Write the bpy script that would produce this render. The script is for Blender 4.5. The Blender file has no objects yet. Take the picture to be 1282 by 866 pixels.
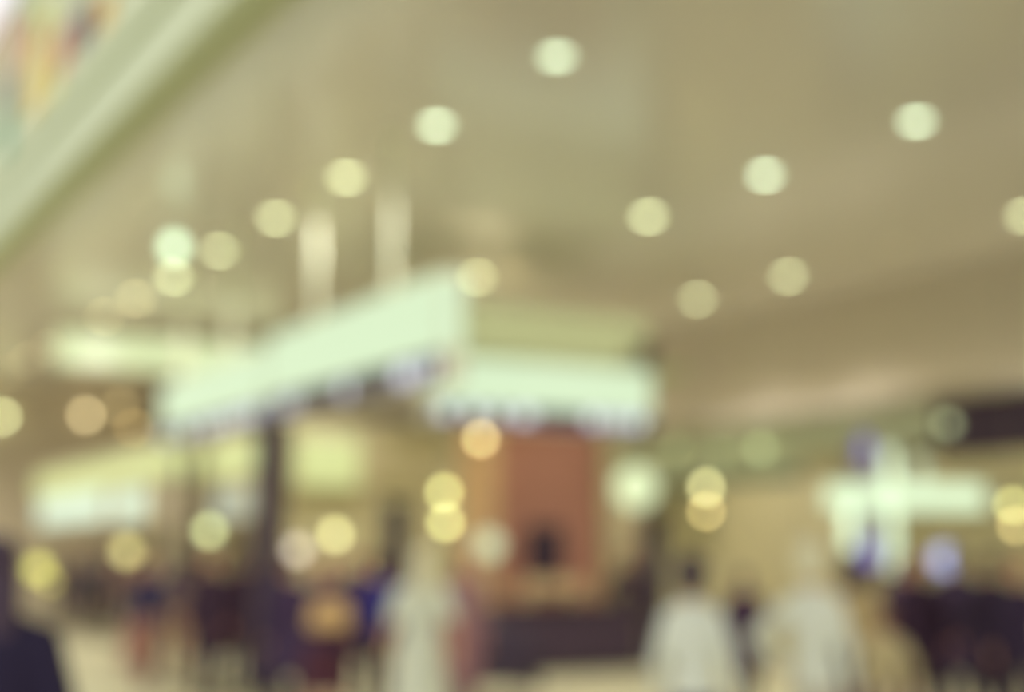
import bpy, bmesh, math, random
from mathutils import Vector, Matrix
random.seed(7)

# ------------------------------------------------------------------ camera
scn = bpy.context.scene
W, Hh = 1282, 866
FPX = 50.0 / 36.0 * W
PITCH = math.atan(265.0 / FPX)
CAMZ = 1.6
AZ = math.radians(29.9)                      # the hall runs 29.9 deg to the left of the view
U = Vector((-math.sin(AZ), math.cos(AZ), 0))
V = Vector((math.cos(AZ), math.sin(AZ), 0))
cam_d = bpy.data.cameras.new('camera')
cam = bpy.data.objects.new('camera', cam_d)
scn.collection.objects.link(cam)
cam.location = (0, 0, CAMZ)
cam.rotation_euler = (math.pi / 2 + PITCH, 0, 0)
cam_d.lens = 50
cam_d.sensor_width = 36
cam_d.clip_start = 0.05
cam_d.clip_end = 300
cam_d.dof.use_dof = True                     # fast lens focused close: the hall falls out of focus
cam_d.dof.focus_distance = 1.0
cam_d.dof.aperture_fstop = 1.70
scn.camera = cam

# ------------------------------------------------------------------ world, exposure
def S(r, g, b):
    f = lambda c: (c / 255.0) / 12.92 if c <= 10 else ((c / 255.0 + 0.055) / 1.055) ** 2.4
    return (f(r), f(g), f(b))

world = bpy.data.worlds.new('hall_ambient')
scn.world = world
world.use_nodes = True
bg = world.node_tree.nodes['Background']
bg.inputs['Color'].default_value = (0.90, 0.885, 0.90, 1)
bg.inputs['Strength'].default_value = 1.35
scn.view_settings.view_transform = 'Standard'
scn.view_settings.look = 'None'
scn.view_settings.exposure = 0.0
scn.view_settings.gamma = 1.0
scn.view_settings.use_curve_mapping = False
scn.cycles.use_adaptive_sampling = False
scn.cycles.use_denoising = True
scn.cycles.max_bounces = 6
scn.cycles.caustics_reflective = False
scn.cycles.caustics_refractive = False

# ------------------------------------------------------------------ pixel -> place
def ray(px, py):
    x = (px - W / 2) / FPX
    z = -(py - Hh / 2) / FPX
    return Vector((x, math.cos(PITCH) - z * math.sin(PITCH), math.sin(PITCH) + z * math.cos(PITCH)))
def at(px, py, D):
    r = ray(px, py)
    return Vector((0, 0, CAMZ)) + r * (D / r.y)
def on_z(px, py, z):
    r = ray(px, py)
    return Vector((0, 0, CAMZ)) + r * ((z - CAMZ) / r.z)
def on_v(px, py, v):
    r = ray(px, py)
    return Vector((0, 0, CAMZ)) + r * (v / r.dot(V))
def on_u(px, py, u):
    r = ray(px, py)
    return Vector((0, 0, CAMZ)) + r * (u / r.dot(U))
def uv(u, v, z=0.0):
    q = U * u + V * v
    return Vector((q.x, q.y, z))
def floor_at(px, D):
    p = at(px, 698, D)
    return Vector((p.x, p.y, 0))

# ------------------------------------------------------------------ materials
def mat(name, col, rough=0.6, emit=None, strength=0.0, metal=0.0, var=0.08, scale=6.0, bump=0.0, spec=0.5):
    m = bpy.data.materials.new(name)
    m.use_nodes = True
    nt = m.node_tree
    b = nt.nodes['Principled BSDF']
    b.inputs['Roughness'].default_value = rough
    b.inputs['Metallic'].default_value = metal
    b.inputs['Specular IOR Level'].default_value = spec
    tc = nt.nodes.new('ShaderNodeTexCoord')
    nz = nt.nodes.new('ShaderNodeTexNoise')
    nz.inputs['Scale'].default_value = scale
    nz.inputs['Detail'].default_value = 3
    nt.links.new(tc.outputs['Object'], nz.inputs['Vector'])
    mx = nt.nodes.new('ShaderNodeMix')
    mx.data_type = 'RGBA'
    mx.inputs['A'].default_value = tuple(c * (1 - var) for c in col) + (1,)
    mx.inputs['B'].default_value = tuple(min(1, c * (1 + var)) for c in col) + (1,)
    nt.links.new(nz.outputs['Fac'], mx.inputs['Factor'])
    nt.links.new(mx.outputs['Result'], b.inputs['Base Color'])
    if bump:
        bp = nt.nodes.new('ShaderNodeBump')
        bp.inputs['Strength'].default_value = bump
        nt.links.new(nz.outputs['Fac'], bp.inputs['Height'])
        nt.links.new(bp.outputs['Normal'], b.inputs['Normal'])
    if emit:
        b.inputs['Emission Color'].default_value = tuple(emit) + (1,)
        b.inputs['Emission Strength'].default_value = strength
    return m

def emat(name, srgb, strength=1.0):
    c = S(*srgb)
    return mat(name, (0.05, 0.05, 0.05), 0.5, c, strength, var=0.02)

M = {}
M['floor'] = mat('floor_tile', S(198, 193, 160), 0.35, var=0.06, scale=1.5)
M['ceiling'] = mat('ceiling_panel', S(224, 220, 211), 0.22, var=0.02, scale=0.6, spec=0.8)
M['wall'] = mat('tan_wall', S(212, 198, 170), 0.7, var=0.12, scale=0.8)
M['bulkhead'] = mat('bulkhead_paint', S(200, 191, 174), 0.7, var=0.05)
M['pale'] = mat('pale_paint', S(196, 206, 164), 0.6, var=0.03)
M['groove'] = mat('groove_paint', S(164, 164, 124), 0.7)
M['mural'] = mat('mural_ground', S(192, 198, 154), 0.6)
M['orange'] = mat('orange_wood', S(196, 142, 130), 0.5, var=0.15, scale=3)
M['orange_light'] = mat('light_orange_wood', S(236, 198, 156), 0.5, var=0.1, scale=3)
M['dark'] = mat('dark_laminate', S(72, 54, 76), 0.5)
M['black'] = mat('black_plastic', S(50, 34, 58), 0.45)
M['purple_dark'] = mat('dark_purple_metal', S(66, 46, 74), 0.5)
M['metal'] = mat('pale_metal', S(234, 240, 214), 0.4)
M['steel'] = mat('brushed_steel', S(150, 146, 140), 0.35, metal=0.6)
M['tan'] = mat('tan_panel', S(204, 195, 158), 0.6, var=0.05)
M['yellow_wall'] = mat('yellow_panel', S(206, 200, 164), 0.6, var=0.08)
M['green_fascia'] = mat('green_fascia', S(206, 214, 188), 0.5, var=0.1)
M['darkgreen'] = mat('dark_green_fascia', S(112, 128, 116), 0.5, var=0.1)
M['cream'] = mat('cream_shelf', S(246, 228, 192), 0.5)
M['glass'] = mat('dark_glass', S(70, 60, 84), 0.15)
M['navy'] = mat('navy_strip', S(58, 50, 104), 0.4)
M['trim'] = mat('white_trim', S(226, 222, 196), 0.4)
M['off'] = mat('unlit_diffuser', S(206, 196, 160), 0.4)
M['sign_white'] = emat('lit_sign_white', (208, 230, 192), 1.08)
M['sign_lav'] = emat('lit_sign_lavender', (200, 204, 218), 1.5)
M['sign_yel'] = emat('lit_sign_yellow', (208, 216, 146), 1.1)
M['sign_warm'] = emat('lit_sign_warm', (216, 230, 176), 1.08)
M['cornice'] = emat('cornice_wash_glow', (196, 200, 142), 0.9)  # warm light washing the cornice tiers, given as mild emission
M['screen'] = emat('lit_menu_panel', (206, 226, 200), 1.25)
M['screen_dim'] = emat('dim_menu_panel', (186, 196, 176), 0.8)
M['strip'] = emat('lit_strip', (208, 230, 192), 4.5)
M['blue'] = emat('blue_lit_panel', (110, 100, 190), 1.2)
M['cove'] = emat('added_cove_strip', (236, 226, 190), 5.0)

def lamp_mat(name, srgb, level, area_px):
    """a lamp of area_px (as photographed) whose blurred disc reaches `level`"""
    s = 1.5 * level * math.pi * 23.0 ** 2 / max(area_px, 1.0)
    return emat(name, srgb, min(s, 60.0))

# ------------------------------------------------------------------ mesh helpers
COL = scn.collection
class MB:
    def __init__(self):
        self.v, self.f = [], []
    def box(self, c, s, bevel=0.0):
        cx, cy, cz = c
        x, y, z = s[0] / 2, s[1] / 2, s[2] / 2
        if bevel <= 0:
            n = len(self.v)
            for a in (-1, 1):
                for b in (-1, 1):
                    for d in (-1, 1):
                        self.v.append((cx + a * x, cy + b * y, cz + d * z))
            for q in ((0, 1, 3, 2), (4, 6, 7, 5), (0, 4, 5, 1), (2, 3, 7, 6), (0, 2, 6, 4), (1, 5, 7, 3)):
                self.f.append(tuple(n + i for i in q))
        else:
            bm = bmesh.new()
            bmesh.ops.create_cube(bm, size=1.0)
            for w in bm.verts:
                w.co = Vector((w.co.x * s[0], w.co.y * s[1], w.co.z * s[2])) + Vector(c)
            bmesh.ops.bevel(bm, geom=list(bm.edges), offset=bevel, segments=2, affect='EDGES', profile=0.5)
            self.add_bm(bm)
        return self
    def add_bm(self, bm):
        n = len(self.v)
        bm.verts.index_update()
        self.v += [tuple(w.co) for w in bm.verts]
        self.f += [tuple(n + w.index for w in fc.verts) for fc in bm.faces]
        bm.free()
    def tube(self, a, b, r0, r1=None, seg=16):
        a, b = Vector(a), Vector(b)
        r1 = r0 if r1 is None else r1
        d = (b - a).normalized()
        x = d.orthogonal().normalized()
        y = d.cross(x)
        n = len(self.v)
        for p, r in ((a, r0), (b, r1)):
            for i in range(seg):
                t = 2 * math.pi * i / seg
                self.v.append(tuple(p + x * (r * math.cos(t)) + y * (r * math.sin(t))))
        for i in range(seg):
            j = (i + 1) % seg
            self.f.append((n + i, n + j, n + seg + j, n + seg + i))
        self.f.append(tuple(n + i for i in reversed(range(seg))))
        self.f.append(tuple(n + seg + i for i in range(seg)))
        return self
    def capsule(self, a, b, r0, r1=None, seg=14):
        a, b = Vector(a), Vector(b)
        r1 = r0 if r1 is None else r1
        d = (b - a).normalized()
        x = d.orthogonal().normalized()
        y = d.cross(x)
        rings = [(a - d * r0 * math.cos(t), r0 * math.sin(t)) for t in (0.35, 0.8, 1.2)]
        rings += [(a, r0), (b, r1)]
        rings += [(b + d * r1 * math.cos(t), r1 * math.sin(t)) for t in (1.2, 0.8, 0.35)]
        n = len(self.v)
        for p, r in rings:
            for i in range(seg):
                t = 2 * math.pi * i / seg
                self.v.append(tuple(p + x * (r * math.cos(t)) + y * (r * math.sin(t))))
        for k in range(len(rings) - 1):
            for i in range(seg):
                j = (i + 1) % seg
                self.f.append((n + k * seg + i, n + k * seg + j, n + (k + 1) * seg + j, n + (k + 1) * seg + i))
        self.f.append(tuple(n + i for i in reversed(range(seg))))
        self.f.append(tuple(n + (len(rings) - 1) * seg + i for i in range(seg)))
        return self
    def loft(self, rings, seg=24):
        """rings: (z, rx, ry, xoff, yoff), bottom to top"""
        n = len(self.v)
        for (z, rx, ry, xo, yo) in rings:
            for i in range(seg):
                t = 2 * math.pi * i / seg
                self.v.append((xo + rx * math.cos(t), yo + ry * math.sin(t), z))
        for k in range(len(rings) - 1):
            for i in range(seg):
                j = (i + 1) % seg
                self.f.append((n + k * seg + i, n + k * seg + j, n + (k + 1) * seg + j, n + (k + 1) * seg + i))
        self.f.append(tuple(n + i for i in reversed(range(seg))))
        self.f.append(tuple(n + (len(rings) - 1) * seg + i for i in range(seg)))
        return self
    def ellipsoid(self, c, r, seg=20, rot=None):
        bm = bmesh.new()
        bmesh.ops.create_uvsphere(bm, u_segments=seg, v_segments=seg // 2 + 2, radius=1.0)
        for w in bm.verts:
            q = Vector((w.co.x * r[0], w.co.y * r[1], w.co.z * r[2]))
            if rot:
                q = rot @ q
            w.co = q + Vector(c)
        self.add_bm(bm)
        return self
    def torus(self, c, R, r, seg=24, sub=8):
        n = len(self.v)
        for i in range(seg):
            a = 2 * math.pi * i / seg
            for k in range(sub):
                b = 2 * math.pi * k / sub
                q = R + r * math.cos(b)
                self.v.append((c[0] + q * math.cos(a), c[1] + q * math.sin(a), c[2] + r * math.sin(b)))
        for i in range(seg):
            for k in range(sub):
                self.f.append((n + i * sub + k, n + ((i + 1) % seg) * sub + k,
                               n + ((i + 1) % seg) * sub + (k + 1) % sub, n + i * sub + (k + 1) % sub))
        return self
    def mesh(self, name, smooth=False):
        me = bpy.data.meshes.new(name)
        me.from_pydata(self.v, [], self.f)
        me.validate()
        if smooth:
            me.polygons.foreach_set('use_smooth', [True] * len(me.polygons))
        me.update()
        return me
    def build(self, name, m, parent=None, smooth=False):
        return link(name, self.mesh(name, smooth), m, parent)

def link(name, me, m, parent=None):
    o = bpy.data.objects.new(name, me)
    COL.objects.link(o)
    if m is not None:
        if len(me.materials) == 0:
            me.materials.append(m)
        o.material_slots[0].link = 'OBJECT'
        o.material_slots[0].material = m
    if parent is not None:
        o.parent = parent
    return o
def tag(o, label, cat, group=None):
    o['label'] = label
    o['category'] = cat
    if group:
        o['group'] = group
    return o
def thing(name, label, cat, loc=(0, 0, 0), rz=0.0, group=None):
    o = bpy.data.objects.new(name, None)
    o.empty_display_size = 0.2
    COL.objects.link(o)
    o.location = loc
    o.rotation_euler = (0, 0, rz)
    return tag(o, label, cat, group)
def struct(o, label=None):
    o['kind'] = 'structure'
    if label:
        o['label'] = label
    return o
def box(name, c, s, m, parent=None, bevel=0.0):
    return MB().box(c, s, bevel).build(name, m, parent)

# ------------------------------------------------------------------ structure
CEIL = 6.0
def hall_box(name, u0, u1, v0, v1, z0, z1, m, parent=None):
    """box aligned with the hall"""
    o = MB().box((0, 0, 0), (v1 - v0, u1 - u0, z1 - z0)).build(name, m, parent)
    o.location = uv((u0 + u1) / 2, (v0 + v1) / 2, (z0 + z1) / 2)
    o.rotation_euler = (0, 0, AZ)
    return o
BV = 16.4
UB = 38.0
struct(hall_box('floor', -6, UB, -8, 22, -0.2, 0, M['floor']), 'polished beige tiled hall floor')
struct(hall_box('ceiling', -2, UB, 1.95, BV + 0.2, CEIL, CEIL + 0.2, M['ceiling']), 'glossy beige hall ceiling with rows of downlights')
struct(hall_box('wall_back', UB, UB + 0.2, -8, 22, 0, CEIL + 0.2, M['wall']), 'tan end wall of the hall')
wr = struct(hall_box('wall_right', -2, UB, BV, BV + 0.2, 3.95, CEIL, M['bulkhead']), 'beige bulkhead above the shop fronts')
struct(hall_box('wall_shop', -2, UB, 21, 21.2, 0, 4.1, M['wall']), 'tan rear wall of the shops under the bulkhead')
struct(hall_box('ceiling_shop', -2, UB, BV + 0.2, 21, 3.95, 4.1, M['bulkhead']), 'lower ceiling over the shops under the bulkhead')
# added cove ledge with a hidden strip, put in to brighten the lower bulkhead
lg = thing('added_cove_ledge', 'long added cove ledge washing the beige bulkhead with warm light', 'added cove light', uv(18, BV, 3.95), AZ)
box('ledge', (-0.30, 0, 0.03), (0.60, 39.6, 0.06), M['bulkhead'], lg)
box('ledge_lip', (-0.59, 0, 0.09), (0.02, 39.6, 0.10), M['bulkhead'], lg)
box('light_strip', (-0.42, 0, 0.075), (0.10, 39.6, 0.02), M['cove'], lg)

# header with coloured panels (upper left)
HV = 1.95
hd = struct(bpy.data.objects.new('wall_left', None), 'pale header beam with a groove and coloured panels')
COL.objects.link(hd)
hd.location = uv(10, HV, 4.0)
hd.rotation_euler = (0, 0, AZ)
box('header_core', (0.12, 0, 1.05), (0.16, 28, 2.05), M['mural'], hd)
box('lower_band', (0.0, 0, 0.155), (0.16, 28, 0.31), M['pale'], hd, 0.02)
box('groove_board', (0.03, 0, 0.365), (0.06, 28, 0.12), M['groove'], hd)
box('upper_band', (0.0, 0, 0.53), (0.12, 28, 0.22), M['pale'], hd, 0.02)
cols = [((196, 150, 120), 12, 45, 26, 95), ((74, 66, 84), 9, 118, 18, 40), ((70, 150, 120), 6, 168, 16, 50),
        ((226, 196, 96), 44, 95, 24, 85), ((206, 120, 84), 78, 62, 16, 50), ((88, 60, 88), 104, 32, 24, 50),
        ((210, 214, 110), 52, 25, 16, 45), ((222, 178, 84), 130, 15, 18, 34), ((170, 196, 170), 25, 10, 16, 30),
        ((206, 132, 110), 38, 52, 10, 50), ((216, 210, 120), 66, 110, 14, 56), ((214, 220, 180), 84, 14, 16, 30)]
for k, (c, px, py, w, h) in enumerate(cols):
    p = on_v(px, py, HV + 0.02)
    mm = mat('mural_colour', S(*c), 0.6)
    sc = 1800.0 / p.y
    o = box('mural_panel', (0, 0, 0), (0.03, 1.7 * w / sc * 1.9, h / sc * 1.15), mm, hd)
    loc = Matrix.Rotation(-AZ, 4, 'Z') @ (p - hd.location)
    o.location = (0.03, loc.y, loc.z)

# ------------------------------------------------------------------ downlights
def downlight(u, v, label, srgb=None, level=0.6, dia=0.22, grp='ceiling downlights'):
    p = uv(u, v, CEIL)
    t = thing('downlight', label, 'downlight', p, 0, grp)
    MB().torus((0, 0, -0.004), dia / 2 + 0.012, 0.012).build('trim_ring', M['trim'], t, True)
    rel = p.y
    wpx = dia * 1800 / rel
    elev = (CEIL - CAMZ) / rel
    area = math.pi / 4 * wpx * max(wpx * elev, 1.0) + wpx * 0.02 * 1800 / rel * 0.6
    m = M['off'] if srgb is None else lamp_mat('downlight_lens', srgb, level, area)
    bm = MB()
    bm.loft([(-0.02, dia * 0.30, dia * 0.30, 0, 0), (-0.014, dia * 0.44, dia * 0.44, 0, 0), (0.0, dia * 0.5, dia * 0.5, 0, 0)], 24)
    bm.build('lens', m, t, True)
    if srgb is not None:
        ld = bpy.data.lights.new('downlight_beam', 'SPOT')
        ld.energy = 330
        ld.color = (1.0, 0.95, 0.86)
        ld.spot_size = math.radians(110)
        ld.spot_blend = 0.8
        ld.shadow_soft_size = 0.08
        lo = bpy.data.objects.new('downlight_beam', ld)
        COL.objects.link(lo)
        lo.parent = t
        lo.location = (0, 0, -0.05)
    return t
bright, mid, warm = (208, 232, 194), (212, 222, 168), (208, 198, 148)
row1 = [10.28, 12.63, 14.95, 17.27, 19.57, 21.83, 24.0, 26.1, 28.4, 30.7, 33.0, 35.3]
for k, u in enumerate(row1):
    c = bright if k < 2 else (mid if k < 6 else warm)
    downlight(u, 6.37, ('%s round downlight in the ceiling row nearest the coloured header' % ('bright white' if k < 2 else 'pale yellow' if k < 6 else 'dim warm')), c, [0.68, 0.66, 0.56, 0.5, 0.4, 0.5, 0.3, 0.2, 0.12, 0.12, 0.1, 0.08][k],
              grp='downlights nearest the header')
for k, u in enumerate([10.07, 12.43, 14.77, 17.1, 19.44, 21.8, 24.1, 26.4]):  # farthest ones added, hidden behind the lightbox, to light the yellow shop
    if k == 3:
        downlight(u, 10.54, 'unlit round downlight in the middle ceiling row', None, grp=None)
    else:
        downlight(u, 10.54, 'lit %s round downlight in the middle ceiling row' % ('bright white' if k < 2 else 'pale yellow'), bright if k < 2 else mid,
                  [0.68, 0.62, 0.56, 0, 0.38, 0.3, 0.3, 0.25][k], grp='lit downlights of the middle row')
for k, u in enumerate([12.30, 14.6, 16.92, 19.27, 23.9]):  # farthest one likewise added, hidden by the kiosk
    if k == 1:
        downlight(u, 14.76, 'unlit round downlight in the row along the bulkhead', None, grp=None)
    else:
        downlight(u, 14.76, 'lit round downlight in the row along the bulkhead', mid, [0.5, 0, 0.38, 0.32, 0.25][k],
                  grp='lit downlights along the bulkhead')

# ------------------------------------------------------------------ pendants and wall lamps
def pendant(px, py, D, dia, srgb, level, label, top=None, kind='globe', grp=None):
    p = at(px, py, D)
    top = CEIL if top is None else top
    t = thing('pendant_lamp', label, 'pendant lamp', (p.x, p.y, p.z - dia / 2), 0, grp)
    a = math.pi / 4 * (dia * 1800 / D) ** 2
    m = lamp_mat('pendant_glow', srgb, level, a) if a < 900 else emat('pendant_glow', srgb, level * 1.6)
    if kind == 'globe':
        MB().ellipsoid((0, 0, dia / 2), (dia / 2,) * 3, 20).build('globe', m, t, True)
    else:
        b = MB()
        b.loft([(0, dia * .36, dia * .36, 0, 0), (dia * .3, dia * .5, dia * .5, 0, 0), (dia * .8, dia * .42, dia * .42, 0, 0), (dia, dia * .2, dia * .2, 0, 0)])
        b.build('globe', m, t, True)
    MB().tube((0, 0, dia - 0.01), (0, 0, dia + 0.05), 0.02, 0.012, 12).build('socket', M['steel'], t)
    h = top - (p.z - dia / 2)
    MB().tube((0, 0, dia + 0.04), (0, 0, h - 0.01), 0.004, None, 6).build('cord', M['steel'], t)
    MB().tube((0, 0, h - 0.03), (0, 0, h), 0.045, None, 16).build('ceiling_rose', M['trim'], t)
    return t

# ------------------------------------------------------------------ hung lightboxes
def lightbox_line(name, label, p0, p1, z0, z1, thick, face_m, marks, seed, cat='sign', rods=(), strip=0.26, rod_r=0.037):
    p0, p1 = Vector((p0.x, p0.y, 0)), Vector((p1.x, p1.y, 0))
    d = p1 - p0
    L = d.length
    ang = math.atan2(d.y, d.x)
    t = thing(name, label, cat, ((p0 + p1) / 2).to_tuple()[:2] + (z0,), ang)
    h = z1 - z0
    cab = box('cabinet', (0, 0, h / 2), (L, thick, h), M['trim'], t, 0.02)
    hs = h * strip
    for s in (-1, 1):
        box('lit_face', (0, s * (thick / 2 + 0.006), hs + (h - hs) / 2), (L - 0.06, 0.02, h - hs - 0.05), face_m, t)
        st = box('navy_strip', (0, s * (thick / 2 + 0.006), hs / 2 + 0.01), (L - 0.06, 0.02, hs - 0.03), M['navy'], t)
        rr = random.Random(seed)
        x = -L / 2 + 0.15
        while x < L / 2 - 0.15:
            w = rr.uniform(0.10, 0.30)
            if rr.random() < marks:
                hh = hs * rr.uniform(0.45, 0.75)
                box('sign_mark', (x + w / 2, s * (thick / 2 + 0.018), hs / 2 + rr.uniform(-.02, .02)), (w, 0.008, hh), M['sign_lav'], st)
            x += w + rr.uniform(0.06, 0.25)
    for s in (-1, 1):
        box('lit_end', (s * L / 2, 0, hs + (h - hs) / 2), (0.02, thick - 0.03, h - hs - 0.05), face_m, t)
    for q in rods:
        ro = MB().tube((q * L, 0, h - 0.01), (q * L, 0, CEIL - z0), rod_r, None, 12).build('hanging_rod', M['metal'], t)
        MB().tube((q * L, 0, CEIL - z0 - 0.03), (q * L, 0, CEIL - z0), rod_r * 2.4, None, 16).build('ceiling_plate', M['metal'], ro)
    return t
LA = Vector((-2.95, 17.55, 0))
Ud = Vector((U.x, U.y, 0))
lightbox_line('hanging_lightbox', 'long white lightbox with a navy strip hung beside the dark post, running over the hall',
              LA + Ud * -4.8, LA + Ud * -0.05, 3.26, 4.32, 0.22, M['sign_white'], 0.6, 3, rods=(-0.2, 0.24))
lightbox_line('hanging_lightbox', 'white lightbox with a navy strip beyond the dark post, near the yellow shop units',
              LA + Ud * 0.05, LA + Ud * 4.5, 3.26, 4.2, 0.22, M['sign_white'], 0.75, 5, rods=(-0.13, 0.37), rod_r=0.045)
post = thing('sign_post', 'tall dark purple post between the two white lightboxes', 'post', (LA.x + Ud.x * .06, LA.y + Ud.y * .06, 0), AZ)
box('shaft', (0, 0, 1.61), (0.30, 0.30, 3.20), M['purple_dark'], post, 0.02)
box('base_plate', (0, 0, 0.02), (0.44, 0.44, 0.04), M['black'], post)
box('post_cap', (0, 0, 3.235), (0.36, 0.36, 0.05), M['black'], post)
# far lit header beam across the hall
b0, b1 = at(84, 440, 27.2 - 1.2), at(338, 440, 27.2 + 0.7)
c = (b0 + b1) / 2
fb = thing('lit_header', 'warm white backlit header beam hung across the far hall', 'sign', (c.x, c.y, 5.12), AZ)
box('cabinet', (0, 0.1, 0.3), (4.4, 0.3, 0.62), M['trim'], fb, 0.02)
for k in range(3):
    box('lit_panel', (-1.45 + 1.45 * k, -0.06, 0.3), (1.43, 0.03, 0.60), M['sign_warm'], fb)
for x in (-1.6, 1.6):
    MB().tube((x, 0.1, 0.6), (x, 0.1, CEIL - 5.12), 0.03, None, 10).build('hanging_rod', M['metal'], fb)

# ------------------------------------------------------------------ kiosk in the middle
KP = on_z(705, 842, 0.0)
kc = thing('kiosk_counter', 'dark purple service counter in front of the orange wood panel', 'counter', (KP.x, KP.y, 0), AZ)
box('body', (0, 0.34, 0.47), (2.75, 0.62, 0.80), M['dark'], kc)
box('plinth', (0, 0.36, 0.04), (2.65, 0.56, 0.08), M['black'], kc)
for k in range(5):
    box('front_panel', (-1.10 + 0.55 * k, 0.02, 0.47), (0.53, 0.03, 0.74), M['dark'], kc, 0.008)
box('countertop', (0, 0.34, 0.90), (2.85, 0.74, 0.06), M['black'], kc, 0.012)

kk = thing('food_kiosk', 'kiosk with orange wood back panel, white fascia lightbox and stepped cornice', 'kiosk', (KP.x, KP.y, 0), AZ)
back = box('back_wall', (1.25, 2.5, 1.9), (2.0, 0.1, 3.8), M['orange'], kk)
for k in range(6):
    box('plank', (0.42 + 0.33 * k, 2.43, 1.9), (0.322, 0.04, 3.7), M['orange'], back)
box('column', (0.02, 2.40, 1.9), (0.42, 0.3, 3.8), M['orange_light'], kk, 0.02)
box('column', (2.35, 2.40, 1.9), (0.24, 0.3, 3.8), M['tan'], kk, 0.02)
scr = box('display_screen', (1.15, 2.38, 1.66), (0.66, 0.06, 0.9), M['black'], kk, 0.01)
box('screen_glass', (1.15, 2.345, 1.66), (0.58, 0.01, 0.80), M['glass'], scr)
shf = box('back_shelf', (1.15, 2.175, 1.06), (1.35, 0.51, 0.06), M['cream'], kk, 0.01)
for x in (0.7, 1.6):
    box('shelf_bracket', (x, 2.24, 0.95), (0.04, 0.36, 0.18), M['cream'], shf)
Rk = Matrix.Rotation(AZ, 4, 'Z')
for x, w in ((0.74, 'round'), (1.16, 'heaped'), (1.56, 'small')):
    bq = Vector((KP.x, KP.y, 0)) + Rk @ Vector((x, 2.125, 1.085))
    k_ = {'round': 1.0, 'heaped': 1.08, 'small': .85}[w]
    bk = thing('bread_basket', '%s cream bread basket on the shelf before the orange wood panel' % w, 'basket', bq, AZ)
    MB().loft([(0, .13 * k_, .12 * k_, 0, 0), (.06, .165 * k_, .15 * k_, 0, 0), (.15, .185 * k_, .17 * k_, 0, 0)]).build('basket', M['cream'], bk, True)
    for a in range(5):
        MB().ellipsoid((.09 * k_ * math.cos(a * 1.256), .08 * k_ * math.sin(a * 1.256), .17), (.075 * k_, .055 * k_, .045 * k_), 12).build('bread_roll', M['orange_light'], bk, True)
box('roof', (-0.42, 0.9, 4.28), (4.25, 3.4, 0.08), M['pale'], kk)
for (x, y) in ((-0.28, -0.7), (1.62, -0.62)):
    box('roof_post', (x, y + 3.2, 2.12), (0.1, 0.1, 4.24), M['orange_light'], kk)
# fascia lightbox along the front
fz0, fz1 = 3.36, 4.26
fas = box('fascia_cabinet', (-0.78, -0.72, (fz0 + fz1) / 2), (3.55, 0.24, fz1 - fz0), M['trim'], kk, 0.02)
box('lit_face', (-0.78, -0.85, 3.92), (3.5, 0.03, 0.64), M['sign_white'], fas)
ns = box('navy_strip', (-0.78, -0.85, 3.48), (3.5, 0.03, 0.22), M['navy'], fas)
rr = random.Random(11)
x = -2.45
while x < 0.75:
    w = rr.uniform(0.10, 0.28)
    if rr.random() < 0.7:
        box('sign_mark', (x + w / 2, -0.87, 3.50), (w, 0.01, 0.16), M['sign_lav'], ns)
    x += w + rr.uniform(0.07, 0.3)
# stepped cornice above
cor = box('cornice', (0.45, 1.4, 4.66), (2.9, 1.3, 0.68), M['trim'], kk)
box('cornice_band', (0.40, 0.70, 5.12), (3.2, 0.10, 0.30), M['cornice'], kk, 0.02)
box('cornice_band', (0.2, 0.72, 4.72), (2.8, 0.10, 0.26), M['cornice'], kk, 0.02)
box('cornice_top', (0.4, 1.4, 5.10), (3.4, 1.3, 0.30), M['tan'], kk, 0.02)
box('cornice_end', (2.15, 1.4, 4.80), (0.14, 1.2, 0.62), M['purple_dark'], kk, 0.02)

kl = box('added_roof_light', (0.55, 1.0, 4.21), (2.2, 0.3, 0.06), M['trim'], kk)  # added light under the roof, hidden by the fascia, brightens the back wall
box('added_diffuser', (0.55, 1.0, 4.175), (2.1, 0.24, 0.02), emat('added_kiosk_glow', (240, 220, 180), 9.0), kl)
tot = thing('menu_totem', 'tall black menu totem standing beside the kiosk counter', 'totem', floor_at(818, 21.5), AZ)
box('base', (0, 0, 0.03), (0.5, 0.4, 0.06), M['black'], tot, 0.01)
box('panel', (0, 0, 1.15), (0.36, 0.10, 2.2), M['black'], tot, 0.015)
box('dark_screen', (0, -0.055, 1.5), (0.30, 0.02, 1.2), M['glass'], tot)

def armchair(px, D, rz, label):
    t = thing('armchair', label, 'chair', floor_at(px, D), rz)
    box('seat', (0, 0, 0.33), (0.6, 0.6, 0.2), M['black'], t, 0.04)
    box('backrest', (0, 0.30, 0.55), (0.66, 0.14, 0.55), M['black'], t, 0.05)
    for s in (-1, 1):
        box('armrest', (s * 0.36, 0.02, 0.40), (0.12, 0.66, 0.46), M['black'], t, 0.04)
        for yy in (-0.24, 0.26):
            MB().tube((s * 0.3, yy, 0), (s * 0.3, yy, 0.24), 0.018, 0.025, 10).build('leg', M['steel'], t)
    return t
armchair(620, 16.2, math.radians(200), 'dark upholstered armchair in front of the kiosk counter')

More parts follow.
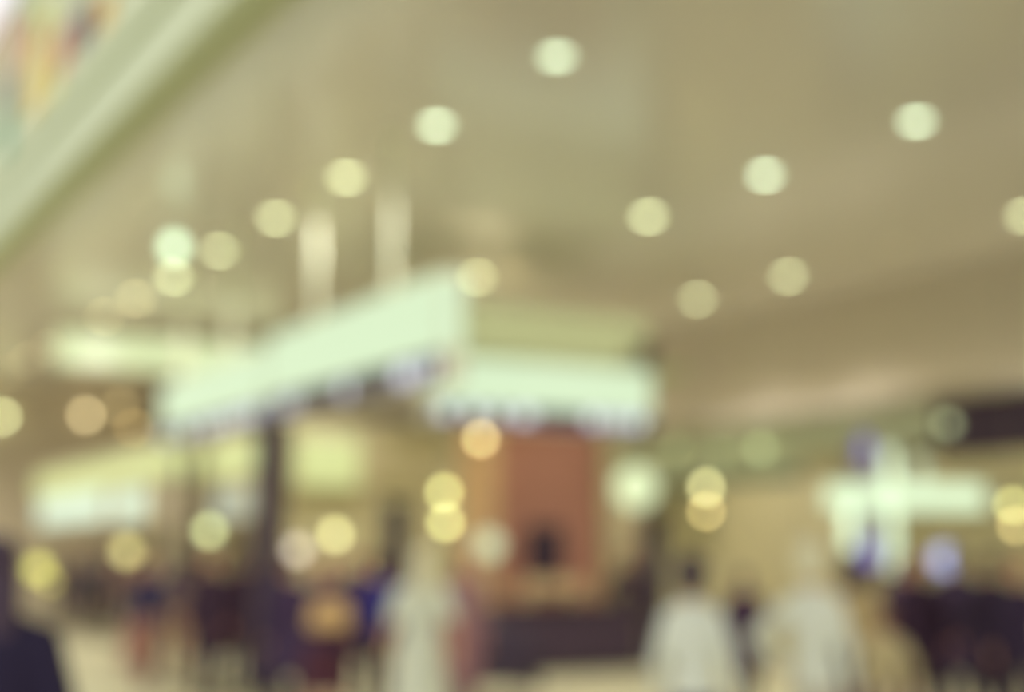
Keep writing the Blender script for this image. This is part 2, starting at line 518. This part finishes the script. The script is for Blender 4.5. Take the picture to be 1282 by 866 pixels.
# kiosk lamps
AMB, YEL, WHT, PAL = (226, 204, 130), (222, 222, 140), (212, 226, 178), (206, 214, 168)
pendant(602, 549, 21.5, 0.13, (222, 204, 136), 0.42, 'amber globe pendant hanging under the white kiosk fascia', 4.24)
pendant(556, 616, 22.5, 0.17, YEL, 0.44, 'upper yellow globe pendant of the pair left of the orange wood panel')
pendant(558, 654, 22.6, 0.17, YEL, 0.44, 'lower yellow globe pendant of the pair left of the orange wood panel')
pendant(796, 610, 21.0, 0.62, WHT, 0.82, 'large white lantern pendant beside the orange wood panel', 4.24)
pendant(884, 610, 24.7, 0.18, (222, 218, 150), 0.45, 'upper amber pendant of the pair before the tan pier')
pendant(884, 640, 25.1, 0.13, AMB, 0.3, 'lower amber pendant of the pair before the tan pier')
pendant(218, 309, 18.0, 0.24, (200, 230, 192), 0.68, 'white globe pendant high above the far white lightbox')
pendant(1268, 632, 20.0, 0.15, YEL, 0.36, 'upper yellow pendant by the dark shop header')
pendant(1272, 658, 20.2, 0.12, AMB, 0.28, 'lower amber pendant by the dark shop header')
pendant(420, 669, 26.0, 0.22, (222, 220, 150), 0.42, 'yellow globe pendant before the yellow shop front')
pendant(372, 688, 25.0, 0.24, (196, 186, 168), 0.36, 'greyish white globe pendant beside the dark post')

# ------------------------------------------------------------------ left shop units (long faces run along the hall)
def shop_unit(px, D, L, depth, label, band_z, scr_specs, body_m, low_m, band_m, top=3.75):
    p = floor_at(px, D)
    t = thing('shop_unit', label, 'shop', p, AZ)          # origin = near corner; +y along U, +x along V
    box('body', (depth / 2, L / 2, (top + 2.2) / 2), (depth, L, top - 2.2), body_m, t)
    for x in (0.06, depth - 0.06):
        for y in (0.06, L - 0.06):
            box('corner_post', (x, y, 1.11), (0.1, 0.1, 2.22), low_m, t)
    z0, z1 = band_z
    box('fascia_band', (-0.05, L / 2, (z0 + z1) / 2), (0.1, L, z1 - z0), band_m, t, 0.01)
    box('fascia_band', (depth / 2, -0.05, (z0 + z1) / 2), (depth, 0.1, z1 - z0), band_m, t, 0.01)
    box('roof_edge', (depth / 2, L / 2, top + 0.05), (depth + 0.16, L + 0.16, 0.1), M['tan'], t, 0.01)
    for (y0, y1, za, zb, m) in scr_specs:
        f = box('panel_frame', (-0.03, (y0 + y1) / 2, (za + zb) / 2), (0.06, y1 - y0 + 0.06, zb - za + 0.06), M['trim'], t)
        box('lit_panel', (-0.065, (y0 + y1) / 2, (za + zb) / 2), (0.02, y1 - y0, zb - za), m, f)
    return t
shop_unit(203, 24.0, 10.0, 0.5, 'shop unit with a yellow fascia band and two pale lit panels', (2.96, 3.42),
          [(0.9, 3.0, 2.3, 2.78, M['screen']), (3.7, 9.6, 2.33, 2.88, M['screen'])], M['wall'], M['tan'], M['sign_yel'], 3.5)
shop_unit(318, 22.5, 2.2, 0.2, 'narrow shop unit with a yellow lozenge band by the dark post', (2.98, 3.44),
          [(0.15, 1.9, 2.25, 2.7, M['screen_dim'])], M['tan'], M['tan'], M['sign_yel'], 3.5)
tp = thing('thin_post', 'slim dark post between the two yellow banded shop units', 'post', floor_at(222, 21.8), AZ)
box('shaft', (0, 0, 1.55), (0.11, 0.11, 3.1), M['purple_dark'], tp, 0.01)
box('base_plate', (0, 0, 0.015), (0.26, 0.26, 0.03), M['black'], tp)

def wall_lamp(px, py, D, dia, srgb, level, label, grp=None, back=None, rz=AZ):
    p = at(px, py, D) if back is None else back
    t = thing('wall_lamp', label, 'wall lamp', p, rz, grp)
    a = math.pi / 4 * (dia * 1800 / p.y) ** 2
    MB().ellipsoid((0, -0.06, 0), (dia / 2, dia / 2, dia / 2), 16).build('globe', lamp_mat('wall_lamp_glow', srgb, level, a), t, True)
    box('backplate', (0, 0.03, 0), (dia * 0.8, 0.08, dia * 0.8), M['trim'], t, 0.01)
    return t
for (px, py, lv, cc, d) in ((107, 520, 0.30, (214, 196, 146), 0.22), (150, 508, 0.10, (206, 186, 130), 0.2), (166, 536, 0.12, (206, 176, 110), 0.2),
                            (12, 470, 0.22, (214, 204, 150), 0.22), (2, 522, 0.35, (214, 220, 160), 0.22), (34, 424, 0.22, (206, 200, 130), 0.22)):
    q = on_u(px, py, UB - 0.07)
    if q.z < CEIL - 0.2:
        wall_lamp(0, 0, 0, d, cc, lv, 'small warm globe lamp high on the tan end wall', 'globe lamps on the end wall', q)
p = floor_at(262, 22.0)

# yellow shop front behind the lightbox
s0 = at(348, 698, 27.0)
sf = thing('yellow_shop', 'yellow shop front with a bright yellow sign and a dark doorway', 'shop', (s0.x, s0.y, 0), AZ)
box('wall_panel', (2.6, 0.1, 2.1), (5.2, 0.2, 4.2), M['yellow_wall'], sf)
box('fascia', (2.6, -0.06, 3.5), (5.2, 0.12, 0.9), M['tan'], sf, 0.01)
sg = box('sign_box', (0.87, -0.17, 3.42), (1.35, 0.12, 0.98), M['trim'], sf, 0.02)
box('sign_face', (0.87, -0.235, 3.42), (1.29, 0.02, 0.92), M['sign_yel'], sg)
dr = box('doorway', (2.42, -0.02, 1.35), (0.5, 0.06, 2.7), M['black'], sf)
box('door_glass', (2.42, -0.055, 1.45), (0.36, 0.01, 2.2), M['glass'], dr)
for x in (0.1, 1.75, 3.1, 4.9):
    box('pilaster', (x, -0.05, 1.55), (0.2, 0.12, 3.1), M['tan'], sf, 0.01)
lp = box('pale_poster_frame', (4.40, -0.07, 1.75), (0.72, 0.06, 1.1), M['trim'], sf)
box('lit_poster', (4.40, -0.105, 1.75), (0.66, 0.02, 1.04), M['screen_dim'], lp)

# ------------------------------------------------------------------ shops under the bulkhead
def v_box(name, px0, px1, z0, z1, thick, m, parent, v=BV):
    a, b = on_v(px0, 640, v), on_v(px1, 640, v)
    ua, ub = a.dot(U), b.dot(U)
    o = MB().box((0, 0, 0), (thick, abs(ua - ub), z1 - z0)).build(name, m, parent)
    w = uv((ua + ub) / 2, v, (z0 + z1) / 2)
    if parent is not None:
        o.location = Matrix.Rotation(-AZ, 4, 'Z') @ (w - parent.location)
    else:
        o.location = w
        o.rotation_euler = (0, 0, AZ)
    return o
gs = thing('green_shop_front', 'shop front with a dull green fascia and tan piers under the bulkhead', 'shop', uv(20, BV, 0), AZ)
v_box('fascia', 700, 1010, 3.05, 3.95, 0.12, M['green_fascia'], gs)
v_box('fascia_lower_rail', 700, 1010, 2.9, 3.07, 0.16, M['darkgreen'], gs)
v_box('pier', 905, 1010, 0, 2.92, 0.2, M['tan'], gs, BV + 0.03)
v_box('pier', 690, 800, 0, 2.92, 0.2, M['wall'], gs, BV + 0.03)
v_box('rear_partition', 790, 910, 0, 2.92, 0.1, M['yellow_wall'], gs, BV + 0.6)
for px, py in ((955, 562), (850, 565), (905, 566)):
    q = on_v(px, py, BV - 0.128)
    wall_lamp(0, 0, 0, 0.18, (190, 206, 150), 0.16 if px > 940 else 0.07, '%s greenish white globe on the green fascia' % ('brightest' if px > 940 else 'dim'), 'globes on the green fascia', q, AZ - math.pi / 2)
ds = thing('dark_shop_front', 'shop front with a dark purple header and yellow interior under the bulkhead', 'shop', uv(15, BV, 0), AZ)
v_box('header', 1180, 1400, 3.1, 3.95, 0.14, M['purple_dark'], ds)
v_box('header', 1010, 1180, 3.3, 3.95, 0.12, M['green_fascia'], ds)
v_box('pier', 1013, 1050, 0, 3.3, 0.2, M['tan'], ds, BV + 0.03)
v_box('rear_partition', 1040, 1420, 0, 3.2, 0.1, M['yellow_wall'], ds, BV + 1.0)
q = on_v(1190, 531, BV - 0.138)
wall_lamp(0, 0, 0, 0.18, (190, 200, 150), 0.16, 'pale globe lamp on the dark shop header', None, q, AZ - math.pi / 2)

for k, px in enumerate((720, 850, 990, 1120, 1260)):  # added light panels, out of view, that brighten the shop interiors
    q = on_v(px, 560, BV + 0.35)
    lt = thing('added_shop_light', 'added flat light panel inside the shops under the bulkhead', 'added light', (q.x, q.y, 3.95), AZ, 'added light panels inside the shops')
    box('housing', (0.25, 0, -0.04), (0.34, 1.3, 0.08), M['trim'], lt, 0.01)
    box('added_diffuser', (0.25, 0, -0.085), (0.30, 1.24, 0.02), emat('added_shop_glow', (240, 228, 190), 7.0), lt)

# illuminated portal sign on the right
PZ = at(1130, 622, 19.5)
ps = thing('portal_sign', 'white illuminated strip sign with two hanging light bars and blue panel', 'sign', (PZ.x, PZ.y, 0), math.radians(4))
def psx(px):
    return at(px, 622, 19.5).x - PZ.x
def psz(py):
    return at(1130, py, 19.5).z
x0, x1 = psx(1032), psx(1236)
cb = box('sign_cabinet', ((x0 + x1) / 2, 0.06, psz(622)), (x1 - x0 + 0.04, 0.1, 0.40), M['trim'], ps, 0.01)
box('light_strip', ((x0 + x1) / 2, -0.0, psz(622)), (x1 - x0, 0.03, 0.34), mat('strip_white', (0.05,) * 3, 0.5, S(208, 230, 190), 1.3), cb)
for px, ya, yb in ((1061, 632, 688), (1115, 562, 714), (1154, 575, 610)):
    br = box('light_bar_housing', (psx(px), 0.05, (psz(ya) + psz(yb)) / 2), (0.18, 0.08, psz(ya) - psz(yb) + 0.03), M['trim'], ps, 0.01)
    mm = mat('bar_white', (0.05,) * 3, 0.5, S(208, 230, 192), {1061: 2.0, 1115: 1.7, 1154: 0.9}[px])
    box('light_bar', (psx(px), 0.0, (psz(ya) + psz(yb)) / 2), (0.15, 0.03, psz(ya) - psz(yb)), mm, br)
box('blue_panel', (psx(1088), 0.06, psz(692)), (0.22, 0.03, 0.34), M['blue'], ps, 0.005)
box('blue_panel', (psx(1086), 0.06, psz(560)), (0.12, 0.03, 0.34), M['blue'], ps, 0.005)
box('support_post', (psx(1115), 0.16, psz(560) / 2), (0.1, 0.1, psz(560)), M['steel'], ps)
box('support_post', (psx(1061), 0.16, psz(640) / 2), (0.08, 0.08, psz(640)), M['steel'], ps)
box('support_beam', ((psx(1061) + psx(1154)) / 2, 0.14, psz(622)), (psx(1154) - psx(1061) + .2, 0.06, 0.1), M['steel'], ps)
box('blue_backing', (psx(1087), 0.10, psz(626)), (0.40, 0.03, psz(550) - psz(702)), M['steel'], ps)
bl = thing('blue_sign', 'small round blue lit sign on a slim steel stand', 'sign', floor_at(1182, 18.5), 0)
zc = at(1182, 700, 18.5).z
MB().tube((0, -0.03, zc), (0, 0.03, zc), 0.17, None, 24).build('sign_disc', M['trim'], bl)
MB().tube((0, -0.045, zc), (0, -0.03, zc), 0.155, None, 24).build('lit_disc', emat('blue_disc', (150, 160, 206), 2.2), bl)
MB().tube((0, 0, 0.03), (0, 0, zc - 0.15), 0.02, None, 10).build('stand', M['steel'], bl)
MB().tube((0, 0, 0), (0, 0, 0.03), 0.16, None, 20).build('base', M['steel'], bl)

# ------------------------------------------------------------------ people
def hand(b, e, w, s):
    e, w = Vector(e), Vector(w)
    d = (w - e).normalized()
    fwd = Vector((0, -1, 0))
    side = (fwd - d * fwd.dot(d))
    if side.length < 0.2:
        side = Vector((-s, 0, 0)) - d * (-s * d.x)
    side.normalize()
    nrm = d.cross(side)
    if nrm.x * s > 0:
        nrm = -nrm                                    # palm looks inwards
    for k in (-0.028, -0.009, 0.010, 0.028):
        b.capsule(w + d * 0.0 + side * k * 0.6, w + d * 0.085 + side * k, 0.015, 0.013, 10)
    for k, ln in ((-0.040, 0.060), (-0.0135, 0.074), (0.0135, 0.080), (0.040, 0.072)):
        a = w + d * 0.085 + side * k * 0.85
        m_ = a + d * ln * 0.5 + side * k * 0.15 + nrm * 0.008
        t_ = m_ + d * ln * 0.42 + nrm * 0.028 + side * k * 0.05
        b.capsule(a, m_, 0.0088, 0.0082, 10)
        b.capsule(m_, t_, 0.0082, 0.0070, 10)
    a = w + d * 0.025 + side * 0.022
    m_ = a + d * 0.032 + side * 0.032 + nrm * 0.012
    t_ = m_ + d * 0.034 + side * 0.008 + nrm * 0.012
    b.capsule(a, m_, 0.0125, 0.0105, 10)
    b.capsule(m_, t_, 0.0105, 0.0085, 10)

POSES = {
    'stand': dict(arm={1: ((.255, .03, 1.14), (.27, -.05, .90)), -1: ((-.255, .03, 1.14), (-.27, -.05, .90))},
                  leg={1: ((.10, -.015, .50), (.115, .02, .085)), -1: ((-.10, -.015, .50), (-.115, .02, .085))}),
    'walk': dict(arm={1: ((.25, -.04, 1.15), (.25, -.20, .96)), -1: ((-.25, .13, 1.16), (-.26, .12, .91))},
                 leg={1: ((.09, .02, .50), (.095, .27, .12)), -1: ((-.09, -.17, .52), (-.095, -.27, .085))}),
    'akimbo': dict(arm={1: ((.26, .02, 1.14), (.26, -.08, .91)), -1: ((-.43, .10, 1.22), (-.26, -.06, 1.04))},
                   leg={1: ((.11, -.015, .50), (.13, .02, .085)), -1: ((-.11, -.015, .50), (-.13, .02, .085))}),
    'akimbo2': dict(arm={-1: ((-.26, .02, 1.14), (-.26, -.08, .91)), 1: ((.43, .06, 1.20), (.25, -.04, 1.02))},
                    leg={1: ((.11, -.015, .50), (.13, .02, .085)), -1: ((-.11, -.015, .50), (-.13, .02, .085))}),
    'carry': dict(arm={1: ((.25, .03, 1.15), (.15, -.22, 1.10)), -1: ((-.25, .03, 1.15), (-.15, -.22, 1.10))},
                  leg={1: ((.10, -.03, .50), (.11, .02, .085)), -1: ((-.10, .0, .50), (-.115, .02, .085))}),
}
def torso(b, g, z0=0.84):
    R = [(.84, .135, .105), (.92, .165, .118), (1.0, .155, .11), (1.1, .135, .10), (1.2, .145, .108), (1.3, .165, .115),
         (1.38, .175, .108), (1.43, .155, .09), (1.47, .10, .072), (1.50, .062, .060)]
    b.loft([(z, rx + g, ry + g, 0, 0.0) for z, rx, ry in R if z >= z0])
def arms(b, P, g, reach=1.0):
    for s in (1, -1):
        sh = Vector((s * .168, 0, 1.388))
        b.capsule((0, .01, 1.455), sh + Vector((-s * .02, 0, .012)), .048 + g, .046 + g)
        e, w = Vector(P['arm'][s][0]), Vector(P['arm'][s][1])
        if reach >= 1.0:
            b.capsule(sh, e, .052 + g, .041 + g)
            w2 = e.lerp(w, 0.93 if g > 0 else 1.0)
            b.capsule(e, w2, .041 + g, .027 + g)
        else:
            b.capsule(sh, sh.lerp(e, reach), .052 + g, .048 + g)
def legs(b, P, g, low=1.0):
    for s in (1, -1):
        hp = Vector((s * .092, 0, .90))
        k, a = Vector(P['leg'][s][0]), Vector(P['leg'][s][1])
        b.capsule(hp, k, .084 + g, .056 + g)
        mid = k.lerp(a, 0.33) + Vector((0, .014, 0))
        b.capsule(k, mid, .054 + g, .055 + g)
        b.capsule(mid, k.lerp(a, low), .055 + g, .036 + g)
def bake(b, name, voxel, it=4):
    me = b.mesh(name)
    o = bpy.data.objects.new('bake', me)
    COL.objects.link(o)
    r = o.modifiers.new('r', 'REMESH')
    r.mode = 'VOXEL'
    r.voxel_size = voxel
    s = o.modifiers.new('s', 'SMOOTH')
    s.factor = 0.5
    s.iterations = it
    dg = bpy.context.evaluated_depsgraph_get()
    out = bpy.data.meshes.new_from_object(o.evaluated_get(dg))
    out.name = name
    out.polygons.foreach_set('use_smooth', [True] * len(out.polygons))
    bpy.data.objects.remove(o)
    bpy.data.meshes.remove(me)
    out.materials.clear()
    return out
CACHE = {}
def garment(pose, kind):
    key = (pose, kind)
    if key in CACHE:
        return CACHE[key]
    P = POSES[pose]
    b = MB()
    if kind == 'body':
        torso(b, 0.0)
        arms(b, P, 0.0)
        legs(b, P, 0.0)
        for s in (1, -1):
            hand(b, P['arm'][s][0], P['arm'][s][1], s)
            a = Vector(P['leg'][s][1])
            b.capsule(a, a + Vector((0, .03, -.035)), .036, .036)
            b.capsule(a + Vector((0, .03, -.045)), a + Vector((s * .015, -.13, -.057)), .034, .027)
        b.capsule((0, .012, 1.47), (0, -.005, 1.58), .056, .054)
        b.ellipsoid((0, .012, 1.662), (.077, .097, .092))
        b.ellipsoid((0, -.022, 1.605), (.058, .068, .068))
        b.ellipsoid((0, -.055, 1.560), (.030, .028, .022))
        b.capsule((0, -.084, 1.655), (0, -.106, 1.615), .008, .0135, 10)
        b.ellipsoid((0, -.078, 1.676), (.05, .018, .010))
        for s in (1, -1):
            b.ellipsoid((s * .080, .012, 1.632), (.010, .020, .032))
            b.ellipsoid((s * .035, -.062, 1.618), (.022, .018, .016))
        me = bake(b, 'person_body', 0.0065, 3)
    elif kind == 'shirt':
        torso(b, .018, .90); arms(b, P, .012)
        me = bake(b, kind, 0.014)
    elif kind == 'tshirt':
        torso(b, .018, .90); arms(b, P, .020, .72)
        me = bake(b, kind, 0.014)
    elif kind == 'coat':
        b.loft([(.50, .245, .205, 0, .01), (.7, .225, .185, 0, .01), (.9, .20, .155, 0, 0), (1.1, .17, .135, 0, 0), (1.3, .195, .14, 0, 0),
                (1.40, .20, .13, 0, 0), (1.46, .13, .10, 0, 0), (1.51, .085, .085, 0, 0)])
        arms(b, P, .024)
        me = bake(b, kind, 0.016)
    elif kind == 'dress':
        b.loft([(.22, .26, .21, 0, .01), (.5, .235, .19, 0, .01), (.9, .195, .15, 0, 0), (1.1, .155, .12, 0, 0), (1.3, .183, .133, 0, 0),
                (1.40, .19, .124, 0, 0), (1.46, .11, .085, 0, 0)])
        arms(b, P, .018, .8)
        me = bake(b, kind, 0.016)
    elif kind == 'trousers':
        b.loft([(.80, .15, .12, 0, 0), (.92, .178, .13, 0, 0), (1.0, .165, .12, 0, 0), (1.03, .158, .116, 0, 0)])
        legs(b, P, .016, .96)
        me = bake(b, kind, 0.012)
    elif kind == 'skirt':
        b.loft([(.48, .24, .20, 0, .01), (.75, .215, .17, 0, .01), (.92, .182, .134, 0, 0), (1.03, .155, .115, 0, 0)])
        me = bake(b, kind, 0.014)
    elif kind == 'hair_short':
        b.ellipsoid((0, .030, 1.685), (.086, .098, .086))
        b.ellipsoid((0, .062, 1.630), (.072, .052, .065))
        me = bake(b, kind, 0.008)
    elif kind == 'hair_long':
        b.ellipsoid((0, .028, 1.688), (.092, .104, .088))
        b.loft([(1.38, .085, .035, 0, .085), (1.5, .105, .045, 0, .075), (1.62, .10, .06, 0, .06), (1.70, .085, .06, 0, .045)])
        me = bake(b, kind, 0.008)
    elif kind == 'hair_full':
        b.ellipsoid((0, .045, 1.685), (.118, .115, .108))
        b.ellipsoid((0, .062, 1.635), (.114, .090, .090))
        b.ellipsoid((0, .072, 1.585), (.090, .062, .060))
        me = bake(b, kind, 0.009)
    elif kind == 'cap':
        b.ellipsoid((0, .016, 1.70), (.090, .108, .072))
        b.ellipsoid((0, -.11, 1.695), (.065, .075, .010))
        me = bake(b, kind, 0.007)
    elif kind == 'shoe':
        me = None
    CACHE[key] = me
    return me
def shoe_mesh():
    if 'shoe' not in CACHE:
        b = MB()
        b.capsule((0, .05, .042), (0, -.12, .036), .044, .037)
        b.ellipsoid((0, .045, .075), (.042, .05, .045))
        b.box((0, -.035, .010), (.088, .27, .02), .004)
        CACHE['shoe'] = bake(b, 'shoe', 0.009)
    return CACHE['shoe']
SKIN = [mat('skin_light', S(214, 160, 128), 0.55, var=.04), mat('skin_mid', S(186, 124, 100), 0.55, var=.04), mat('skin_deep', S(140, 88, 78), 0.55, var=.04)]
HAIR = {'dark': mat('hair_dark', S(58, 38, 56), 0.5), 'brown': mat('hair_brown', S(110, 70, 62), 0.5), 'pale': mat('hair_pale', S(236, 232, 194), 0.6)}
EYE = mat('eye', S(50, 36, 44), 0.2)
LIP = mat('lips', S(170, 88, 84), 0.4)
eye_me = MB().ellipsoid((0, 0, 0), (.0115, .008, .0085), 10).mesh('eye', True)
lip_me = MB().ellipsoid((0, 0, 0), (.021, .007, .008), 12).mesh('lips', True)
CM = {}
def cloth(c):
    if c not in CM:
        d = (c[0] * .74, c[1] * .66, c[2] * .84) if max(c) < 126 else c
        CM[c] = mat('cloth', S(*d), 0.85, var=.10, scale=9)
    return CM[c]
def person(px, D, facing, height, pose, label, top, top_c, low=None, low_c=None, hair=('hair_short', 'dark'), skin=0, shoe=(70, 56, 70), grp=None, loc=None, slim=1.0):
    p = floor_at(px, D) if loc is None else loc
    t = thing('person', label, 'person', p, math.radians(facing), grp)
    k = height / 1.755
    t.scale = (k * slim, k * slim, k)
    link('body', garment(pose, 'body'), SKIN[skin], t)
    link({'tshirt': 'shirt'}.get(top, top), garment(pose, top), cloth(top_c), t)
    if low:
        link(low, garment(pose, low), cloth(low_c), t)
    link('cap' if hair[0] == 'cap' else 'hair', garment('stand', hair[0]), HAIR[hair[1]], t)
    for s in (1, -1):
        e = link('eye', eye_me, EYE, t)
        e.location = (s * .033, -.0745, 1.650)
        a = Vector(POSES[pose]['leg'][s][1])
        sh = link('shoe', shoe_mesh(), cloth(shoe), t)
        sh.location = (a.x, a.y + .01, a.z - .085)
    l = link('lips', lip_me, LIP, t)
    l.location = (0, -.082, 1.578)
    return t
DK, DKB, NAVY, WHITE = (62, 44, 70), (84, 58, 74), (58, 52, 100), (222, 230, 206)
person(-5, 4.8, 188, 1.66, 'stand', 'person in a long dark navy coat at the edge of the hall beside the floor', 'coat', (36, 22, 56), 'trousers', (40, 28, 50), ('hair_long', 'dark'), 0)
person(190, 18.6, 20, 1.60, 'walk', 'person in a navy top and pinkish trousers walking past the slim dark post', 'shirt', NAVY, 'trousers', (150, 104, 100), ('hair_short', 'brown'), 1)
person(264, 16.8, -10, 1.68, 'stand', 'person in a dark brown coat standing before the narrow shop unit', 'coat', (76, 50, 66), 'trousers', DK, ('hair_short', 'dark'), 1)
person(304, 18.6, 160, 1.68, 'carry', 'person in a dark plum coat with back turned, beside the dark post', 'coat', (86, 56, 72), 'trousers', DK, ('hair_short', 'dark'), 1)
person(238, 20.4, 190, 1.58, 'walk', 'person in a taupe top and tan trousers walking between the posts', 'shirt', (140, 116, 108), 'trousers', (190, 150, 116), ('hair_long', 'dark'), 0)
person(408, 12.6, 15, 1.62, 'carry', 'person in a dark top and maroon skirt holding a tan bag', 'shirt', (92, 66, 92), 'skirt', (108, 60, 66), ('hair_long', 'brown'), 0)
person(366, 14.2, 190, 1.60, 'stand', 'person in dark violet clothes with back turned beside the maroon skirt', 'coat', (84, 66, 92), 'trousers', DK, ('hair_short', 'brown'), 0)
person(474, 15.0, 170, 1.62, 'stand', 'person in a royal blue top with back turned behind the white dress', 'shirt', (56, 50, 136), 'trousers', DK, ('hair_short', 'dark'), 0)
person(528, 11.6, 200, 1.66, 'walk', 'person in a long pale white dress walking through the hall', 'dress', (228, 234, 212), None, None, ('hair_long', 'pale'), 0, (180, 150, 130))
person(580, 13.4, 30, 1.66, 'stand', 'person in a mauve coat beside the white dress', 'coat', (152, 112, 120), 'trousers', (150, 116, 122), ('hair_short', 'brown'), 1, slim=.8)
person(786, 22.2, 0, 1.72, 'stand', 'staff member in a mauve grey shirt standing behind the dark counter', 'shirt', (110, 84, 100), 'trousers', DK, ('hair_short', 'dark'), 1)
person(866, 8.0, 165, 1.60, 'stand', 'dark haired person in a loose white shirt near the tan pier', 'shirt', (232, 238, 220), 'trousers', (80, 66, 80), ('hair_full', 'dark'), 0, slim=.84)
person(1016, 8.2, 150, 1.68, 'akimbo2', 'pale haired person in a white long sleeved shirt with one hand on the hip', 'shirt', (236, 241, 222), 'trousers', (206, 200, 176), ('hair_full', 'pale'), 0, slim=.8)
person(930, 15.0, 180, 1.45, 'stand', 'short person in a dark plum coat between the two white shirts', 'coat', (84, 60, 80), 'trousers', DK, ('hair_short', 'dark'), 1)
person(1066, 12.5, 160, 1.62, 'stand', 'dark haired person in a tan top and dark trousers under the light bars', 'shirt', (196, 176, 130), 'trousers', (86, 62, 80), ('hair_long', 'dark'), 0)
person(1146, 13.5, -10, 1.62, 'stand', 'person with a reddish face in a dark plum coat below the blue sign', 'coat', (72, 46, 68), 'trousers', (90, 52, 66), ('hair_short', 'brown'), 1)
person(1196, 14.2, 170, 1.68, 'stand', 'person in a grey violet coat with back turned below the blue sign', 'coat', (92, 78, 96), 'trousers', (60, 58, 84), ('hair_short', 'dark'), 1)
person(1240, 13.0, 190, 1.64, 'walk', 'person in a black coat with back turned beside the grey violet coat', 'coat', (62, 44, 66), 'trousers', DK, ('hair_short', 'dark'), 1)
person(1276, 12.4, -30, 1.60, 'stand', 'person in a dark jacket with a light face below the yellow pendants', 'shirt', (66, 50, 76), 'trousers', (70, 56, 76), ('hair_short', 'brown'), 0)
person(1128, 17.0, 180, 1.60, 'walk', 'person in a dark mauve top walking behind the plum coat', 'shirt', (104, 76, 92), 'trousers', DK, ('hair_short', 'dark'), 1)
person(1105, 11.0, 190, 1.20, 'walk', 'child in a cream top and pale trousers walking under the light bars', 'shirt', (206, 192, 146), 'trousers', (196, 180, 150), ('hair_short', 'brown'), 0)
person(226, 22.6, 200, 1.66, 'walk', 'person in a dark violet coat with back turned behind the slim dark post', 'coat', (88, 64, 92), 'trousers', DK, ('hair_short', 'dark'), 1)
person(338, 21.0, 10, 1.66, 'stand', 'person in a black plum coat behind the dark sign post', 'coat', (70, 50, 74), 'trousers', DK, ('hair_short', 'dark'), 1)
person(448, 16.4, 20, 1.66, 'carry', 'person in a dark maroon coat behind the royal blue top', 'coat', (88, 56, 76), 'trousers', DK, ('hair_short', 'dark'), 1)
far = [(92, 35.0, 1.66, (96, 76, 92), 'plum'), (112, 34.0, 1.60, (120, 120, 126), 'grey'), (132, 35.5, 1.70, (98, 92, 136), 'slate blue'),
       (152, 33.0, 1.62, (176, 136, 126), 'salmon'), (72, 33.5, 1.7, (60, 46, 70), 'black'), (172, 31.5, 1.65, (136, 100, 84), 'brown')]
for k, (px, D, h, c, w) in enumerate(far):
    person(px, D, 30 * k, h, 'walk' if k % 2 else 'stand', 'small distant person in a %s top far down the hall' % w, 'shirt', c, 'trousers', (100, 84, 104),
           ('hair_short', 'dark'), 1, grp='distant people down the hall')

# tan bag held, suitcase
bp_ = floor_at(408, 12.6) + Matrix.Rotation(math.radians(15), 3, 'Z') @ Vector((0, -.302, 1.006))
bag = thing('handbag', 'tan handbag carried on both hands above the maroon skirt', 'bag', bp_, math.radians(15))
MB().loft([(0, .17, .07, 0, 0), (.05, .19, .08, 0, 0), (.16, .165, .06, 0, 0), (.22, .14, .03, 0, 0)]).build('pouch', mat('tan_leather', S(222, 184, 124), .5), bag, True)
hb = MB()
for k in range(8):
    a0, a1 = math.pi * k / 8, math.pi * (k + 1) / 8
    hb.tube((.10 * math.cos(a0), 0, .2 + .10 * math.sin(a0)), (.10 * math.cos(a1), 0, .2 + .10 * math.sin(a1)), .009, None, 8)
hb.build('handle', mat('brown_leather', S(120, 80, 70), .5), bag)
sc_ = thing('suitcase', 'dusty pink rolling suitcase beside the walking person in navy', 'suitcase', floor_at(178, 20.8), math.radians(20))
box('shell', (0, 0, .36), (.42, .24, .60), mat('pink_shell', S(196, 146, 126), .4), sc_, .03)
for s in (-1, 1):
    MB().tube((s * .10, .09, .6), (s * .10, .09, .98), .009, None, 8).build('handle_tube', M['steel'], sc_)
    for yy in (-.08, .08):
        MB().tube((s * .16 - .012, yy, .03), (s * .16 + .012, yy, .03), .03, None, 12).build('wheel', M['black'], sc_)
box('handle_grip', (0, .09, .985), (.23, .03, .03), M['black'], sc_, .008)
# yellow lamps standing low on the far side
def bollard(px, py, D, dia, srgb, level, label):
    p = at(px, py, D)
    t = thing('globe_floor_lamp', label, 'floor lamp', (p.x, p.y, 0), 0)
    a = math.pi / 4 * (dia * 1800 / D) ** 2
    MB().ellipsoid((0, 0, p.z), (dia / 2,) * 3, 18).build('globe', lamp_mat('globe_glow', srgb, level, a), t, True)
    MB().tube((0, 0, .02), (0, 0, p.z - dia / 2 + .02), .02, None, 10).build('stem', M['steel'], t)
    MB().tube((0, 0, 0), (0, 0, .03), .15, .13, 20).build('base', M['steel'], t)
bollard(48, 712, 23.0, .26, (196, 196, 92), .40, 'yellow globe lamp on a stem beside the dark navy coat')
bollard(62, 728, 22.0, .12, (170, 160, 80), .16, 'small dim yellow globe lamp on a short stem')
bollard(159, 690, 23.0, .26, (212, 204, 130), .40, 'warm yellow globe lamp on a stem before the yellow shop unit')
bollard(262, 664, 21.8, .20, (200, 214, 150), .40, 'greenish yellow globe lamp on a stem before the narrow shop unit')
bollard(612, 682, 19.0, .34, (204, 216, 172), .42, 'pale green globe lamp on a stem beside the orange wood panel')
